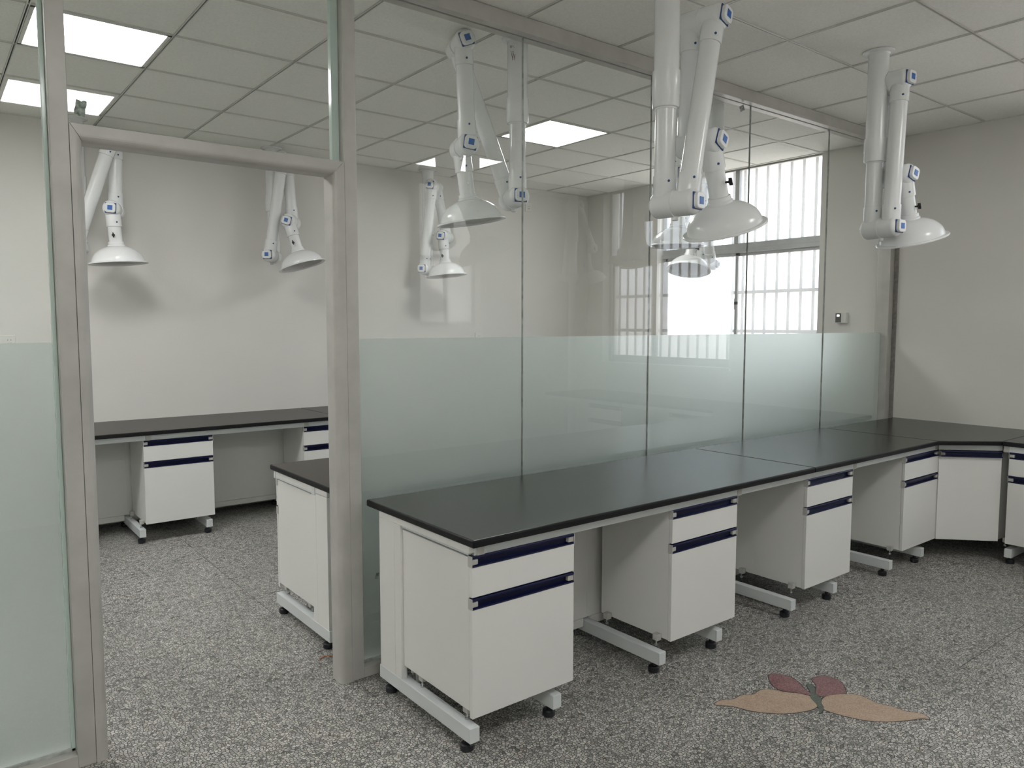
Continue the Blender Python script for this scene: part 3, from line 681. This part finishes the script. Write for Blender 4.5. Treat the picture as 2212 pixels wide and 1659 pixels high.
ARMS = {
 'A': ([-3.503, -0.793, -1.436, 1.931, 0.238, -0.024, 0.386, 0.91, 0.832, 0.526, 0.389, 0.109], 1, 'nearest fume arm over the front bench, its column leaving the top of the picture', (.37, .51)),
 'B': ([-1.896, -0.822, -1.678, 1.958, 0.053, 0.126, 0.305, 0.918, 0.807, 0.513, 0.368, 0.106], 1, 'fume arm farthest right, in front of the blank right wall', (.34, .46)),
 'C': ([-3.469, 0.183, -1.877, 2.094, -0.37, 0.036, 0.148, 0.92, 0.829, 0.521, 0.386, 0.114], -1, 'large fume arm just behind the glass, its bell level left of the first glass joint', (.353, .472)),
 'L2': ([-3.569, 3.194, -2.262, 2.007, 0.158, 0.084, 0.28, 0.97, 0.779, 0.5, 0.37, 0.104], 1, 'fume arm seen at the right side of the doorway, its bell tilted', (.349, .474)),
 'D2': ([-2.139, 3.161, -2.505, 1.962, 0.114, 0.213, 0.099, 0.969, 0.763, 0.475, 0.361, 0.109], 1, 'small fume arm at the back wall, left of the large one behind the glass', (.31, .43)),
 'L1': ([-4.945, 3.15, -1.949, 1.991, 0.328, -0.032, 0.069, 0.982, 0.776, 0.479, 0.371, 0.102], 1, 'fume arm at the left side of the doorway, one tube leaning behind the frame', (.349, .474)),
 'E': ([-1.905, 0.182, -1.92, 2.114, -0.301, -0.219, -0.001, 0.907, 0.787, 0.498, 0.464, 0.109], 1, 'fume arm behind the glass, hidden mostly by the nearest arm, bell before the window', (.35, .47)),
 'F': ([-0.422, 1.427, -1.163, 1.983, -0.539, -0.656, -0.294, 0.91, 0.753, 0.486, 0.378, 0.099], 1, 'small fume arm close to the window, the inside of its bell showing', (.35, .47)),
 'G': ([-0.55, -2.95, -1.6, 1.95, 0.10, 0.45, 0.30, 0.93, 0.78, 0.50, 0.37, 0.108], 1, 'fume arm in the near room by its own window, seen reflected in the glass', (.35, .47)),
 'J': ([-3.3, -2.95, 1.2, 1.95, 0.25, 0.10, 0.20, 0.93, 0.78, 0.50, 0.37, 0.108], 1, 'fume arm near the wall behind the camera, faintly reflected at the doorway post', (.35, .47)),
}
M['ink'] = principled('brown_marker_ink', (0.16, 0.07, 0.05), 0.6)
for nm, (v, s, lb, sl) in ARMS.items():
    a_ = arm(nm, *v, s, lb, sl)
    if nm == 'C':      # small brown handwritten strokes near the top of the column
        b = MB()
        for q, (dy, z0, z1, tl) in enumerate(((-.020, -.060, -.048, .1), (-.013, -.062, -.049, -.2), (-.005, -.060, -.050, .2), (.004, -.062, -.060, 0), (-.012, -.120, -.075, .25), (-.006, -.125, -.080, -.1), (-.001, -.118, -.078, .3), (.005, -.125, -.095, -.15))):
            k = bmesh.new(); bmesh.ops.create_cube(k, size=1)
            k.transform(T(.0541, dy, (z0+z1)/2) @ RX(tl) @ Matrix.Diagonal((.0012, .0022, z1-z0, 1)))
            b.merge(k, 'ink')
        me = b.build('ink'); col_ = [c for c in a_.children if c.name.startswith('column')][0]
        ang_ = math.atan2(CY-v[1], CX-v[0])-v[2]-.35
        obj('handwritten_mark', me, col_, RZ(ang_), label='brown handwritten strokes')

# ------------------------------------------------------------------ small things
def wall_socket(mw, w, label, holes=2):
    b = MB(); b.box(-w/2, w/2, -.009, 0, -.043, .043, 'socket', .003)
    t = obj('wall_socket', b.build('socket'), None, mw, label=label, category='socket', group='white wall sockets')
    for x in ([0] if w < .1 else [-.04, .04]):
        q = MB()
        for dx, dz, r in ((-.009, .010, 0), (.009, .010, 0), (0, -.014, .0), (-.009, -.012, .5), (.009, -.012, -.5)): q.box(x+dx-.0015, x+dx+.0015, -.0098, -.0085, dz-.004, dz+.004, 'black')
        obj('socket_holes', q.build('holes'), t)
    return t
wall_socket(T(-1.48, YB, 1.338), .086, 'white socket on the back wall just above the frosted band')
wall_socket(T(-.845, YB, 2.66), .086, 'white socket high on the back wall behind the large fume arm joint')
wall_socket(T(-5.405, YB, 1.345), .15, 'white double socket on the back wall at the left picture edge')
ac = empty('access_reader', T(0, .345, 1.515), 'small grey wall controller with dark screen on the right wall beyond the glass', 'controller')
obj('housing', MB().box(-.036, 0, -.046, .046, -.043, .043, 'socket', .004).build('housing'), ac)
obj('black_face', MB().box(-.0385, -.0355, -.004, .042, -.036, .036, 'black', .001, 1).build('face'), ac)
obj('lit_screen', MB().box(-.0395, -.038, .008, .030, .010, .026, 'screen').build('screen'), ac)
wp = empty('wall_pipe', T(-.055, YF+.06, 0), 'white vertical drain pipe in the near room corner, seen reflected in the glass', 'pipe')
obj('pipe', MB().lathe([(.045, 0), (.045, H)], 'pvc', 24).build('wpipe'), wp)
obj('pipe_collar', MB().lathe([(.052, 2.28), (.052, 2.42)], 'pvc', 24).build('wcollar'), wp)
# scrap of orange wire by the doorway bench foot
cu = bpy.data.curves.new('wire', 'CURVE'); cu.dimensions = '3D'; cu.bevel_depth = .0022; cu.bevel_resolution = 2
sp = cu.splines.new('NURBS'); P_ = [(-4.535, .225, .003), (-4.515, .235, .004), (-4.505, .222, .010), (-4.49, .235, .004), (-4.47, .205, .003)]
sp.points.add(len(P_)-1)
for q, c_ in zip(sp.points, P_): q.co = (*c_, 1)
sp.use_endpoint_u = True; cu.materials.append(M['wire'])
tmp = bpy.data.objects.new('tmp', cu); COL.objects.link(tmp)
dg = bpy.context.evaluated_depsgraph_get(); me = bpy.data.meshes.new_from_object(tmp.evaluated_get(dg)); bpy.data.objects.remove(tmp)
me.materials.clear(); me.materials.append(M['wire'])
obj('wire_offcut', me, None, None, label='tiny orange wire offcut on the floor by the doorway bench foot', category='wire')
